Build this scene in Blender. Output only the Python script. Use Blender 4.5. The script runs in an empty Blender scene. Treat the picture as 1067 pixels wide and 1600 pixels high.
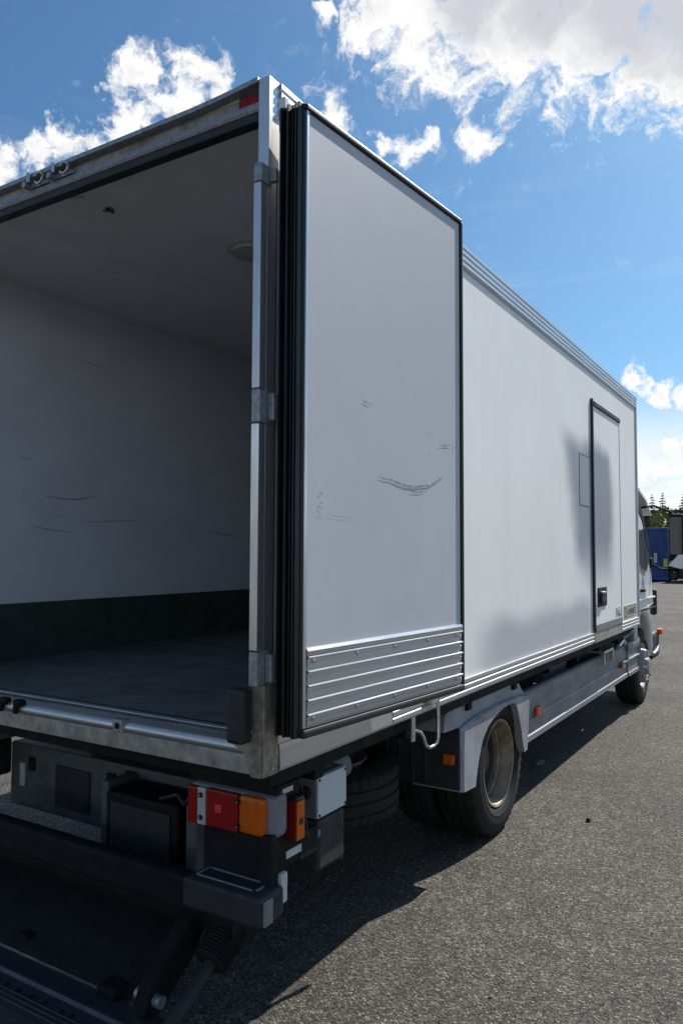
import bpy, bmesh, math, random
from mathutils import Matrix, Vector
random.seed(7)
S = bpy.context.scene
COL = S.collection
# ------------------------------------------------------------------ camera
yaw, pit, rol = -0.5556, 0.0533, 0.0040
fw = Vector((math.sin(yaw)*math.cos(pit), math.cos(yaw)*math.cos(pit), math.sin(pit)))
rt = Vector((math.cos(yaw), -math.sin(yaw), 0)); up = rt.cross(fw)
r2 = math.cos(rol)*rt + math.sin(rol)*up; u2 = -math.sin(rol)*rt + math.cos(rol)*up
cd = bpy.data.cameras.new('camera'); cam = bpy.data.objects.new('camera', cd); COL.objects.link(cam)
cd.sensor_fit = 'AUTO'; cd.sensor_width = 36; cd.lens = 1184.8/1600*36; cd.clip_start = .05; cd.clip_end = 6000
m = Matrix((r2, u2, -fw)).transposed().to_4x4(); m.translation = Vector((1.561, -2.029, 1.708)); cam.matrix_world = m
S.camera = cam
# ------------------------------------------------------------------ light
SUNV = Vector((.245, .95, 1.0)).normalized()
EL = math.asin(SUNV.z); AZ = math.atan2(SUNV.x, SUNV.y)
SKY = .066
w = bpy.data.worlds.new('World'); S.world = w; w.use_nodes = True; w.cycles.sampling_method = 'MANUAL'; w.cycles.sample_map_resolution = 512
sl = bpy.data.lights.new('sun', 'SUN'); sl.energy = 5.0; sl.angle = math.radians(.5); sl.color = (1, .955, .89)
so = bpy.data.objects.new('sun', sl); COL.objects.link(so); so.rotation_euler = SUNV.to_track_quat('Z', 'Y').to_euler(); so.location = (5, 20, 25)
S.view_settings.view_transform = 'Standard'; S.view_settings.look = 'None'; S.view_settings.gamma = 1
S.view_settings.exposure = 0.45
S.render.engine = 'CYCLES'

def sky():
    nt = w.node_tree; nt.nodes.clear(); N = nt.nodes; Lk = nt.links
    def M(op, a, b=None, c=None, clamp=False):
        n = N.new('ShaderNodeMath'); n.operation = op; n.use_clamp = clamp
        for i, v in enumerate((a, b, c)):
            if v is None: continue
            if isinstance(v, (int, float)): n.inputs[i].default_value = v
            else: Lk.new(v, n.inputs[i])
        return n.outputs[0]
    def sstep(v, lo, hi):
        n = N.new('ShaderNodeMapRange'); n.interpolation_type = 'SMOOTHSTEP'; Lk.new(v, n.inputs[0])
        n.inputs[1].default_value = lo; n.inputs[2].default_value = hi; return n.outputs[0]
    tc = N.new('ShaderNodeTexCoord'); d = tc.outputs['Generated']
    sk = N.new('ShaderNodeTexSky'); sk.sky_type = 'NISHITA'; sk.sun_disc = False
    sk.sun_elevation = EL; sk.sun_rotation = AZ; sk.air_density = 1.0; sk.dust_density = 1.0; sk.ozone_density = 2.2
    def noise(scale, det, rough, vec):
        n = N.new('ShaderNodeTexNoise'); n.inputs['Scale'].default_value = scale; n.inputs['Detail'].default_value = det
        n.inputs['Roughness'].default_value = rough; Lk.new(vec, n.inputs['Vector']); return n.outputs['Fac']
    # everything below works on a slightly churned direction so that heaps have torn, uneven outlines
    wn = N.new('ShaderNodeTexNoise'); wn.inputs['Scale'].default_value = 9; wn.inputs['Detail'].default_value = 5; wn.inputs['Roughness'].default_value = .6; Lk.new(d, wn.inputs['Vector'])
    ws = N.new('ShaderNodeVectorMath'); ws.operation = 'SUBTRACT'; Lk.new(wn.outputs['Color'], ws.inputs[0]); ws.inputs[1].default_value = (.5, .5, .5)
    wm = N.new('ShaderNodeVectorMath'); wm.operation = 'MULTIPLY_ADD'; Lk.new(ws.outputs[0], wm.inputs[0]); wm.inputs[1].default_value = (.13, .13, .13); Lk.new(d, wm.inputs[2])
    dw = wm.outputs[0]
    n1 = noise(26, 7, .62, dw)
    sep = N.new('ShaderNodeSeparateXYZ'); Lk.new(d, sep.inputs[0])
    def field(lst, k):
        B = None
        for (x, y, z, r) in lst:
            vd = N.new('ShaderNodeVectorMath'); vd.operation = 'DISTANCE'; Lk.new(dw, vd.inputs[0]); vd.inputs[1].default_value = (x, y, z)
            mr = N.new('ShaderNodeMapRange'); Lk.new(vd.outputs['Value'], mr.inputs[0])
            mr.inputs[1].default_value = 0; mr.inputs[2].default_value = r*k; mr.inputs[3].default_value = 1; mr.inputs[4].default_value = 0
            B = mr.outputs[0] if B is None else M('SMOOTH_MAX', B, mr.outputs[0], .15)
        return B
    # heaps of cumulus: centres given as directions in the sky (x, y, z, angular radius)
    blobs = [(-.390,.703,.598,.055),(-.331,.736,.59,.074),(-.316,.774,.549,.040),(-.263,.771,.579,.09),(-.190,.80,.568,.10),(-.120,.838,.53,.07),(-.119,.858,.5,.022),(-.305,.695,.651,.129),(-.185,.738,.649,.149),(-.069,.826,.559,.114),(-.009,.857,.516,.082),
        (-.617,.575,.537,.025),(-.575,.614,.54,.031),(-.606,.609,.511,.022),(-.645,.590,.482,.024),(-.672,.571,.470,.024),(-.700,.548,.457,.029),(-.722,.532,.443,.028),(-.748,.509,.427,.032),(-.472,.716,.515,.026),(-.406,.783,.472,.024),(-.372,.788,.491,.017),(-.314,.823,.475,.022),(-.449,.674,.586,.016),
        (-.188,.960,.207,.016),(-.166,.965,.204,.020),(-.138,.970,.201,.021),(-.107,.975,.197,.022),(-.141,.982,.129,.014),(-.115,.985,.128,.018),(-.425,.765,.484,.016),(-.392,.733,.556,.014)]
    B = field(blobs, 1.7)
    # the same kind of heaps over the rest of the sky
    rest = M('MULTIPLY', sstep(noise(3.1, 3, .5, d), .55, .75), sstep(M('ADD', M('MULTIPLY', sep.outputs[0], -.42), M('MULTIPLY', sep.outputs[1], .9)), .45, .1))
    B = M('MAXIMUM', B, rest)
    dens = M('ADD', B, M('MULTIPLY', M('SUBTRACT', n1, .5), 1.9))
    gate = sstep(B, .02, .3)
    cum = M('MULTIPLY', sstep(dens, .26, .74), gate)
    # flat banks low over the horizon, all the way round, and a trace of high wisps
    mp = N.new('ShaderNodeMapping'); mp.inputs['Scale'].default_value = (1, 1, 6); Lk.new(d, mp.inputs[0])
    n2 = noise(4.2, 6, .58, mp.outputs[0])
    lowm = M('MULTIPLY', sstep(sep.outputs[2], .22, .09), sstep(n2, .25, .48))
    wisp = M('MULTIPLY', sstep(n2, .5, .85), .10)
    cov = M('MAXIMUM', M('MAXIMUM', cum, M('MULTIPLY', lowm, .9)), wisp, clamp=True)
    # deep bellies of the thick heaps are grey, sunlit rims white
    belly = field([(-.30,.735,.61,.06),(-.23,.765,.60,.075),(-.16,.80,.58,.075),(-.10,.82,.565,.07),(-.19,.72,.665,.12)], 1.8)
    core = M('MULTIPLY', sstep(M('ADD', belly, M('MULTIPLY', M('SUBTRACT', n1, .5), .5)), .30, .8), 1.0)
    core = M('MAXIMUM', core, M('MULTIPLY', sstep(M('ADD', B, M('MULTIPLY', M('SUBTRACT', n1, .5), -1.2)), .5, 1.15), .42))
    core = M('MAXIMUM', core, M('MULTIPLY', M('MULTIPLY', lowm, sstep(n1, .45, .7)), .4))
    cm = N.new('ShaderNodeMix'); cm.data_type = 'RGBA'; Lk.new(core, cm.inputs[0])
    cm.inputs[6].default_value = (11.8, 11.7, 11.5, 1); cm.inputs[7].default_value = (6.9, 7.1, 7.7, 1)
    tint = N.new('ShaderNodeMix'); tint.data_type = 'RGBA'; tint.blend_type = 'MULTIPLY'; tint.inputs[0].default_value = 1; Lk.new(sk.outputs[0], tint.inputs[6]); tint.inputs[7].default_value = (.69, 1.07, 1.27, 1)
    mx = N.new('ShaderNodeMix'); mx.data_type = 'RGBA'; Lk.new(cov, mx.inputs[0]); Lk.new(tint.outputs[2], mx.inputs[6]); Lk.new(cm.outputs[2], mx.inputs[7])
    bg = N.new('ShaderNodeBackground'); bg.inputs[1].default_value = SKY; Lk.new(mx.outputs[2], bg.inputs[0])
    out = N.new('ShaderNodeOutputWorld'); Lk.new(bg.outputs[0], out.inputs[0])
sky()

# ------------------------------------------------------------------ materials
def mat(name, col, rough=.5, metal=0, var=.0, vscale=8, bump=0, bscale=60, col2=None, spec=.5, coat=0, stretch=None, det=6, thr=(.35, .7)):
    mt = bpy.data.materials.new(name); mt.use_nodes = True; nt = mt.node_tree; N = nt.nodes; Lk = nt.links
    b = N['Principled BSDF']; b.inputs['Base Color'].default_value = (*col, 1); b.inputs['Roughness'].default_value = rough
    b.inputs['Metallic'].default_value = metal; b.inputs['Specular IOR Level'].default_value = spec; b.inputs['Coat Weight'].default_value = coat
    tc = N.new('ShaderNodeTexCoord'); vec = tc.outputs['Object']
    if stretch:
        mp = N.new('ShaderNodeMapping'); mp.inputs['Scale'].default_value = stretch; Lk.new(vec, mp.inputs[0]); vec = mp.outputs[0]
    if var or col2:
        n = N.new('ShaderNodeTexNoise'); n.inputs['Scale'].default_value = vscale; n.inputs['Detail'].default_value = det; n.inputs['Roughness'].default_value = .65; Lk.new(vec, n.inputs['Vector'])
        mr = N.new('ShaderNodeMapRange'); Lk.new(n.outputs['Fac'], mr.inputs[0]); mr.inputs[1].default_value = thr[0]; mr.inputs[2].default_value = thr[1]
        mx = N.new('ShaderNodeMix'); mx.data_type = 'RGBA'; Lk.new(mr.outputs[0], mx.inputs[0])
        c2 = col2 or tuple(c*(1-var) for c in col)
        mx.inputs[6].default_value = (*col, 1); mx.inputs[7].default_value = (*c2, 1); Lk.new(mx.outputs[2], b.inputs['Base Color'])
        ra = N.new('ShaderNodeMapRange'); Lk.new(n.outputs['Fac'], ra.inputs[0]); ra.inputs[1].default_value = .3; ra.inputs[2].default_value = .75
        ra.inputs[3].default_value = max(rough-.06, .02); ra.inputs[4].default_value = min(rough+.14, 1); Lk.new(ra.outputs[0], b.inputs['Roughness'])
    if bump:
        n = N.new('ShaderNodeTexNoise'); n.inputs['Scale'].default_value = bscale; n.inputs['Detail'].default_value = 5; Lk.new(vec, n.inputs['Vector'])
        bp = N.new('ShaderNodeBump'); bp.inputs['Strength'].default_value = bump; bp.inputs['Distance'].default_value = .01; Lk.new(n.outputs['Fac'], bp.inputs['Height']); Lk.new(bp.outputs[0], b.inputs['Normal'])
    return mt
MT = {}
MT['door_panel'] = mat('door_panel', (.545, .568, .605), .5, 0, .07, 2.6, .035, 2.2, spec=.2, det=8)
MT['alu'] = mat('aluminium', (.62, .63, .65), .38, .85, .22, 14, .06, 200, stretch=(1, 1, .12))
MT['alu_h'] = mat('aluminium_long', (.60, .61, .63), .36, .85, .22, 12, .06, 160, stretch=(.1, .1, 1))
MT['alu_post'] = mat('aluminium_post', (.66, .67, .68), .3, .9, .25, 10, .03, 90, stretch=(1, 1, .2))
MT['galv'] = mat('galvanised_steel', (.40, .42, .44), .5, .75, .45, 55, .25, 90)
MT['alu_old'] = mat('weathered_aluminium', (.46, .45, .42), .5, .55, 0, 16, .12, 60, col2=(.20, .18, .145))
MT['steel_beige'] = mat('stained_steel', (.36, .33, .27), .5, .4, 0, 22, .12, 80, col2=(.15, .125, .09))
MT['rubber'] = mat('black_rubber', (.017, .018, .02), .5, 0, .4, 20, .1, 40)
MT['seal'] = mat('seal_rubber', (.013, .014, .016), .42, 0, .4, 12, .08, 30, stretch=(1, 1, .1))
MT['tyre'] = mat('tyre_rubber', (.011, .011, .0115), .75, 0, 0, 14, .2, 70, col2=(.026, .025, .023), spec=.3)
MT['black'] = mat('black_paint', (.011, .0125, .014), .65, 0, .5, 14, .08, 60, spec=.2)
MT['chassis'] = mat('chassis_paint', (.010, .0115, .0125), .7, 0, .5, 10, .12, 40, spec=.2)
MT['interior'] = mat('glassfibre_lining', (.76, .80, .86), .42, 0, .12, 2.5, .03, 9)
MT['ceiling'] = mat('ceiling_lining', (.78, .785, .79), .45, 0, .10, 3, .03, 9)
MT['kick'] = mat('dark_kick_strip', (.050, .076, .068), .5, 0, .4, 8)
MT['floor'] = mat('floor_coating', (.14, .155, .16), .42, 0, .5, 5, .12, 120)
MT['fender'] = mat('fender_plastic', (.31, .32, .35), .45, 0, 0, 5, .06, 30, col2=(.16, .16, .165), thr=(.42, .75))
MT['skirt'] = mat('skirt_paint', (.22, .225, .24), .45, .25, .3, 9, .06, 60, stretch=(1, .3, 1))
MT['whitepaint'] = mat('white_cab_paint', (.70, .71, .73), .28, 0, .05, 6, 0, 20, coat=.4)
MT['rim'] = mat('rim_steel', (.36, .30, .22), .55, .2, 0, 10, .12, 40, col2=(.12, .09, .062))
MT['rim_dark'] = mat('rim_dirt_and_shade', (.05, .046, .042), .7, .1, 0, 14, .15, 50, col2=(.10, .08, .06))  # dirt plus the shade deep in the dish, both put into the colour
MT['rim_front'] = mat('rim_grey', (.32, .32, .33), .5, .3, .3, 16)
MT['red'] = mat('red_lens', (.34, .005, .006), .25, 0, .25, 60, .25, 240, coat=.15, spec=.3)
MT['red_reflector'] = mat('red_reflector', (.78, .02, .03), .2, 0, 0, 60, .4, 400, coat=.6)
MT['amber'] = mat('amber_lens', (.66, .125, .005), .25, 0, .25, 60, .25, 240, coat=.15, spec=.3)
MT['clearlens'] = mat('clear_lens', (.62, .62, .62), .15, .2, .2, 80, .3, 240, coat=.6)
MT['grey_plastic'] = mat('grey_plastic', (.20, .21, .22), .5, 0, .3, 20, .05, 80)
MT['dark_plastic'] = mat('dark_plastic', (.035, .037, .04), .6, 0, .4, 18, .06, 80, spec=.3)
MT['lid'] = mat('pale_lid', (.60, .64, .66), .5, 0, 0, 60, .03, 60, col2=(.36, .39, .41), thr=(.55, .75))
MT['label'] = mat('paper_label', (.62, .62, .60), .6, 0, .3, 50)
MT['beige_label'] = mat('beige_label', (.47, .45, .36), .45, 0, .15, 30)
MT['ink'] = mat('ink', (.10, .13, .11), .6)
MT['ink_red'] = mat('ink_red', (.25, .07, .06), .6)
MT['glass'] = mat('cab_glass', (.09, .105, .115), .04, 0, 0, spec=1.0)
MT['mirror'] = mat('mirror_glass', (.03, .033, .035), .08, 0, spec=.4)
MT['bluecont'] = mat('blue_paint', (.014, .068, .26), .5, 0, 0, 1.3, .05, 6, col2=(.008, .032, .12), thr=(.4, .75))
MT['yellow'] = mat('yellow_sign', (.55, .5, .08), .6)
MT['platform'] = mat('lift_platform_alu', (.10, .105, .115), .5, .7, .35, 16, .15, 90)
MT['dark_roof'] = mat('dark_roof', (.035, .035, .038), .8, 0, .3, 1)
MT['shed'] = mat('shed_wall', (.12, .115, .105), .8, 0, .4, .6)
MT['pale_roof'] = mat('pale_tarp', (.42, .42, .43), .6, 0, .3, 1)
MT['scrap'] = mat('scrap', (.09, .075, .065), .8, 0, 0, 2.5, .6, 8, col2=(.03, .03, .03))
MT['bark'] = mat('bark', (.06, .045, .03), .9, 0, .4, 3)
MT['leaf'] = mat('leaf', (.24, .24, .05), .6, 0, 0, 1.2, col2=(.09, .13, .025))
MT['needle'] = mat('needles', (.018, .038, .02), .7, 0, .5, .8)
MT['stone'] = mat('stone', (.16, .155, .15), .8, 0, .5, 200)
MT['litter'] = mat('litter', (.42, .41, .38), .7, 0, .3, 60)
MT['tar'] = mat('tar', (.022, .022, .023), .6, 0, .3, 12, .3, 60)
MT['chrome'] = mat('bright_steel', (.62, .62, .60), .3, .9, .3, 50)

def ribbed(key, sc=38):
    nt = MT[key].node_tree; N = nt.nodes; Lk = nt.links; b = N['Principled BSDF']
    tc = N.new('ShaderNodeTexCoord'); wv = N.new('ShaderNodeTexWave'); wv.wave_type = 'BANDS'; wv.bands_direction = 'X'; wv.inputs['Scale'].default_value = sc; wv.inputs['Distortion'].default_value = .2; Lk.new(tc.outputs['Object'], wv.inputs['Vector'])
    bp = N.new('ShaderNodeBump'); bp.inputs['Strength'].default_value = .6; bp.inputs['Distance'].default_value = .004; Lk.new(wv.outputs['Fac'], bp.inputs['Height']); Lk.new(bp.outputs[0], b.inputs['Normal'])
for k_ in ('red', 'amber', 'clearlens'): ribbed(k_)
def wall_mat():
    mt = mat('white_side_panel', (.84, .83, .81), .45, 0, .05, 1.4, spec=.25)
    nt = mt.node_tree; N = nt.nodes; Lk = nt.links; b = N['Principled BSDF']
    tc = N.new('ShaderNodeTexCoord'); sp = N.new('ShaderNodeSeparateXYZ'); Lk.new(tc.outputs['Object'], sp.inputs[0])
    nz = N.new('ShaderNodeTexNoise'); nz.inputs['Scale'].default_value = 1.6; nz.inputs['Detail'].default_value = 4; Lk.new(tc.outputs['Object'], nz.inputs['Vector'])
    def mth(op, a, b_=None):
        n = N.new('ShaderNodeMath'); n.operation = op
        for i, v in enumerate((a, b_)):
            if v is None: continue
            if isinstance(v, (int, float)): n.inputs[i].default_value = v
            else: Lk.new(v, n.inputs[i])
        return n.outputs[0]
    wob = mth('MULTIPLY', mth('SUBTRACT', nz.outputs['Fac'], .5), .40)
    def ramp(v, a, bb):
        n = N.new('ShaderNodeMapRange'); n.interpolation_type = 'SMOOTHSTEP'; Lk.new(v, n.inputs[0]); n.inputs[1].default_value = a; n.inputs[2].default_value = bb; return n.outputs[0]
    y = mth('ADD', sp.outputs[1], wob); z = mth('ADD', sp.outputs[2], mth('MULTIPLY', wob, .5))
    # soft grey patch around the side door, grey band along the panel's foot
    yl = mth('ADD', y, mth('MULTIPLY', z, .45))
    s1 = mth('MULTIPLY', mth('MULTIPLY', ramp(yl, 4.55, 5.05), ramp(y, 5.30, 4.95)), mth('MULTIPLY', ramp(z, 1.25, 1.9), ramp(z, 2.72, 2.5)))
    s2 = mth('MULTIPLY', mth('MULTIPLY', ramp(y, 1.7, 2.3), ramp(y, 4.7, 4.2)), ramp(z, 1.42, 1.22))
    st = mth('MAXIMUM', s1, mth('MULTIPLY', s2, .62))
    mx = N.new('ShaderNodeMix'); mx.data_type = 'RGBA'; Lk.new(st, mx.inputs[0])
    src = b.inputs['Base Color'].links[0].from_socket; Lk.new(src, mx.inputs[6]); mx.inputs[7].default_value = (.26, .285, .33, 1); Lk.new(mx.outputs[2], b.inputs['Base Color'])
    mp = N.new('ShaderNodeMapping'); mp.inputs['Scale'].default_value = (1, 9, .35); Lk.new(tc.outputs['Object'], mp.inputs[0])
    n7 = N.new('ShaderNodeTexNoise'); n7.inputs['Scale'].default_value = 2.2; n7.inputs['Detail'].default_value = 6; Lk.new(mp.outputs[0], n7.inputs['Vector'])
    r7 = N.new('ShaderNodeMapRange'); Lk.new(n7.outputs['Fac'], r7.inputs[0]); r7.inputs[1].default_value = .35; r7.inputs[2].default_value = .75; r7.inputs[3].default_value = 1.01; r7.inputs[4].default_value = .965
    sc = N.new('ShaderNodeVectorMath'); sc.operation = 'SCALE'; Lk.new(mx.outputs[2], sc.inputs[0]); Lk.new(r7.outputs[0], sc.inputs['Scale']); Lk.new(sc.outputs[0], b.inputs['Base Color'])
    # shallow dents in the skin
    n2 = N.new('ShaderNodeTexNoise'); n2.inputs['Scale'].default_value = 2.4; n2.inputs['Detail'].default_value = 2; Lk.new(tc.outputs['Object'], n2.inputs['Vector'])
    bp = N.new('ShaderNodeBump'); bp.inputs['Strength'].default_value = .07; bp.inputs['Distance'].default_value = .04; Lk.new(n2.outputs['Fac'], bp.inputs['Height']); Lk.new(bp.outputs[0], b.inputs['Normal'])
    return mt
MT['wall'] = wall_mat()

def asphalt():
    mt = bpy.data.materials.new('asphalt'); mt.use_nodes = True; nt = mt.node_tree; N = nt.nodes; Lk = nt.links; b = N['Principled BSDF']
    tc = N.new('ShaderNodeTexCoord'); o = tc.outputs['Object']
    nz = N.new('ShaderNodeTexNoise'); nz.inputs['Scale'].default_value = 60; nz.inputs['Detail'].default_value = 2; Lk.new(o, nz.inputs['Vector'])
    ad = N.new('ShaderNodeMix'); ad.data_type = 'RGBA'; ad.blend_type = 'ADD'; ad.inputs[0].default_value = .006; Lk.new(o, ad.inputs[6]); Lk.new(nz.outputs['Color'], ad.inputs[7])
    v = N.new('ShaderNodeTexVoronoi'); v.inputs['Scale'].default_value = 104; Lk.new(ad.outputs[2], v.inputs['Vector'])
    v2 = N.new('ShaderNodeTexVoronoi'); v2.inputs['Scale'].default_value = 260; Lk.new(o, v2.inputs['Vector'])
    sp = N.new('ShaderNodeSeparateColor'); Lk.new(v.outputs['Color'], sp.inputs[0])
    cr = N.new('ShaderNodeValToRGB'); Lk.new(sp.outputs[0], cr.inputs[0])
    e = cr.color_ramp.elements; e[0].position = 0; e[0].color = (.031, .028, .024, 1); e[1].position = 1; e[1].color = (.30, .270, .222, 1)
    for p_, c in ((.35, (.078, .0705, .0595, 1)), (.7, (.118, .1065, .0885, 1)), (.9, (.170, .1525, .124, 1))):
        q = e.new(p_); q.color = c
    # bitumen between the stones
    mr = N.new('ShaderNodeMapRange'); Lk.new(v.outputs['Distance'], mr.inputs[0]); mr.inputs[1].default_value = .45; mr.inputs[2].default_value = .85
    mx = N.new('ShaderNodeMix'); mx.data_type = 'RGBA'; Lk.new(mr.outputs[0], mx.inputs[0]); Lk.new(cr.outputs[0], mx.inputs[6]); mx.inputs[7].default_value = (.022, .020, .0175, 1)
    # patches, tyre polish and dust
    n1 = N.new('ShaderNodeTexNoise'); n1.inputs['Scale'].default_value = .55; n1.inputs['Detail'].default_value = 7; n1.inputs['Roughness'].default_value = .6; Lk.new(o, n1.inputs['Vector'])
    m1 = N.new('ShaderNodeMapRange'); Lk.new(n1.outputs['Fac'], m1.inputs[0]); m1.inputs[1].default_value = .3; m1.inputs[2].default_value = .72; m1.inputs[3].default_value = .64; m1.inputs[4].default_value = 1.36
    n5 = N.new('ShaderNodeTexNoise'); n5.inputs['Scale'].default_value = 9; n5.inputs['Detail'].default_value = 4; Lk.new(o, n5.inputs['Vector'])
    m5 = N.new('ShaderNodeMapRange'); Lk.new(n5.outputs['Fac'], m5.inputs[0]); m5.inputs[1].default_value = .3; m5.inputs[2].default_value = .7; m5.inputs[3].default_value = .8; m5.inputs[4].default_value = 1.2
    mu0 = N.new('ShaderNodeMath'); mu0.operation = 'MULTIPLY'; Lk.new(m1.outputs[0], mu0.inputs[0]); Lk.new(m5.outputs[0], mu0.inputs[1])
    mu = N.new('ShaderNodeVectorMath'); mu.operation = 'SCALE'; Lk.new(mx.outputs[2], mu.inputs[0]); Lk.new(mu0.outputs[0], mu.inputs['Scale'])
    # open pits where stones have come out
    n9 = N.new('ShaderNodeTexNoise'); n9.inputs['Scale'].default_value = 42; n9.inputs['Detail'].default_value = 3; n9.inputs['Roughness'].default_value = .7; Lk.new(o, n9.inputs['Vector'])
    m9 = N.new('ShaderNodeMapRange'); Lk.new(n9.outputs['Fac'], m9.inputs[0]); m9.inputs[1].default_value = .56; m9.inputs[2].default_value = .68; m9.inputs[3].default_value = 1; m9.inputs[4].default_value = .42
    mu9 = N.new('ShaderNodeVectorMath'); mu9.operation = 'SCALE'; Lk.new(mu.outputs[0], mu9.inputs[0]); Lk.new(m9.outputs[0], mu9.inputs['Scale']); mu = mu9
    # old oil drips and tyre smears
    n8 = N.new('ShaderNodeTexNoise'); n8.inputs['Scale'].default_value = 1.9; n8.inputs['Detail'].default_value = 5; Lk.new(o, n8.inputs['Vector'])
    m8 = N.new('ShaderNodeMapRange'); Lk.new(n8.outputs['Fac'], m8.inputs[0]); m8.inputs[1].default_value = .62; m8.inputs[2].default_value = .74; m8.inputs[3].default_value = 0; m8.inputs[4].default_value = .38
    x8 = N.new('ShaderNodeMix'); x8.data_type = 'RGBA'; Lk.new(m8.outputs[0], x8.inputs[0]); Lk.new(mu.outputs[0], x8.inputs[6]); x8.inputs[7].default_value = (.03, .029, .028, 1)
    Lk.new(x8.outputs[2], b.inputs['Base Color']); b.inputs['Roughness'].default_value = .82; b.inputs['Specular IOR Level'].default_value = .3
    h = N.new('ShaderNodeMath'); h.operation = 'MULTIPLY_ADD'; Lk.new(v2.outputs['Distance'], h.inputs[0]); h.inputs[1].default_value = .35; Lk.new(v.outputs['Distance'], h.inputs[2])
    hq = N.new('ShaderNodeMath'); hq.operation = 'MULTIPLY_ADD'; Lk.new(m9.outputs[0], hq.inputs[0]); hq.inputs[1].default_value = -.9; Lk.new(h.outputs[0], hq.inputs[2]); h = hq
    bp = N.new('ShaderNodeBump'); bp.invert = True; bp.inputs['Strength'].default_value = .9; bp.inputs['Distance'].default_value = .007; Lk.new(h.outputs[0], bp.inputs['Height']); Lk.new(bp.outputs[0], b.inputs['Normal'])
    return mt
MT['asphalt'] = asphalt()

# ------------------------------------------------------------------ mesh helpers
def link(name, bm, m, parent=None, smooth=None, label=None, M=None, recalc=True):
    if M is not None: bm.transform(M)
    if recalc: bmesh.ops.recalc_face_normals(bm, faces=bm.faces[:])
    me = bpy.data.meshes.new(name); bm.to_mesh(me); bm.free()
    if smooth is not None:
        for p in me.polygons: p.use_smooth = True
        me.set_sharp_from_angle(angle=math.radians(smooth))
    me.materials.append(MT[m] if isinstance(m, str) else m)
    o = bpy.data.objects.new(name, me); COL.objects.link(o)
    if parent is not None: put(o, parent)
    if label: o['label'] = label
    return o
def put(o, parent):
    o.parent = parent
    if parent.type == 'EMPTY': o.matrix_parent_inverse = Matrix.Translation(-parent.location)
def thing(name, loc, label, cat, group=None):
    o = bpy.data.objects.new(name, None); COL.objects.link(o); o.location = loc; o['label'] = label; o['category'] = cat
    if group: o['group'] = group
    return o
def tag(o, label=None, cat=None, group=None, kind=None):
    for k, v in (('label', label), ('category', cat), ('group', group), ('kind', kind)):
        if v: o[k] = v
    return o
def addbox(bm, x0, x1, y0, y1, z0, z1, bev=0, seg=2):
    vs = [bm.verts.new((x, y, z)) for x in (x0, x1) for y in (y0, y1) for z in (z0, z1)]
    fs = [bm.faces.new([vs[i] for i in f]) for f in ((0,1,3,2),(4,6,7,5),(0,4,5,1),(2,3,7,6),(0,2,6,4),(1,5,7,3))]
    if bev:
        ed = set(e for f in fs for e in f.edges)
        bmesh.ops.bevel(bm, geom=list(ed), offset=bev, segments=seg, affect='EDGES', profile=.5)
def box(name, x0, x1, y0, y1, z0, z1, m, parent=None, bev=.003, label=None, M=None):
    bm = bmesh.new(); addbox(bm, x0, x1, y0, y1, z0, z1, min(bev, .45*min(abs(x1-x0), abs(y1-y0), abs(z1-z0))))
    return link(name, bm, m, parent, None, label, M)
def addprism(bm, prof, axis, a0, a1):
    def P(p, a):
        return {'x': (a, p[0], p[1]), 'y': (p[0], a, p[1]), 'z': (p[0], p[1], a)}[axis]
    A = [bm.verts.new(P(p, a0)) for p in prof]; B = [bm.verts.new(P(p, a1)) for p in prof]
    n = len(prof)
    for i in range(n): bm.faces.new((A[i], A[(i+1) % n], B[(i+1) % n], B[i]))
    bm.faces.new(A[::-1]); bm.faces.new(B)
def prism(name, prof, axis, a0, a1, m, parent=None, bev=0, smooth=None, label=None, M=None):
    bm = bmesh.new(); addprism(bm, prof, axis, a0, a1)
    if bev:
        bmesh.ops.recalc_face_normals(bm, faces=bm.faces[:])
        bmesh.ops.bevel(bm, geom=bm.edges[:], offset=bev, segments=2, affect='EDGES', profile=.5)
    return link(name, bm, m, parent, smooth, label, M)
def addtube(bm, pts, r, n=10):
    pts = [Vector(p) for p in pts]; rings = []
    rr = r if isinstance(r, (list, tuple)) else [r]*len(pts)
    ref = Vector((0, 0, 1)) if abs((pts[1]-pts[0]).normalized().z) < .9 else Vector((1, 0, 0))
    for i, p in enumerate(pts):
        t = ((pts[min(i+1, len(pts)-1)] - pts[max(i-1, 0)])).normalized()
        a = t.cross(ref).normalized(); b = t.cross(a).normalized()
        rings.append([bm.verts.new(p + rr[i]*(math.cos(2*math.pi*k/n)*a + math.sin(2*math.pi*k/n)*b)) for k in range(n)])
    for i in range(len(rings)-1):
        for k in range(n): bm.faces.new((rings[i][k], rings[i][(k+1) % n], rings[i+1][(k+1) % n], rings[i+1][k]))
    bm.faces.new(rings[0][::-1]); bm.faces.new(rings[-1])
def tube(name, pts, r, m, parent=None, n=10, label=None, M=None):
    bm = bmesh.new(); addtube(bm, pts, r, n); return link(name, bm, m, parent, 50, label, M)
def lathe(name, prof, m, parent=None, n=64, close=False, M=None, smooth=35, lug=None):
    """prof: (axial x, radius); axis = x"""
    bm = bmesh.new(); R = []
    for j, (a, r) in enumerate(prof):
        ring = []
        for k in range(n):
            rr = r
            aa = a
            if lug and j in lug and (k % 4) in lug[j][0]: rr = r - lug[j][1]
            t = 2*math.pi*k/n
            ring.append(bm.verts.new((aa, rr*math.cos(t), rr*math.sin(t))) if r > 1e-6 else None)
        if r <= 1e-6:
            v = bm.verts.new((a, 0, 0)); ring = [v]*n
        R.append(ring)
    for j in range(len(R)-1):
        for k in range(n):
            q = [R[j][k], R[j][(k+1) % n], R[j+1][(k+1) % n], R[j+1][k]]
            u = []
            for v in q:
                if v not in u: u.append(v)
            if len(u) >= 3: bm.faces.new(u)
    return link(name, bm, m, parent, smooth, None, M)
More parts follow.
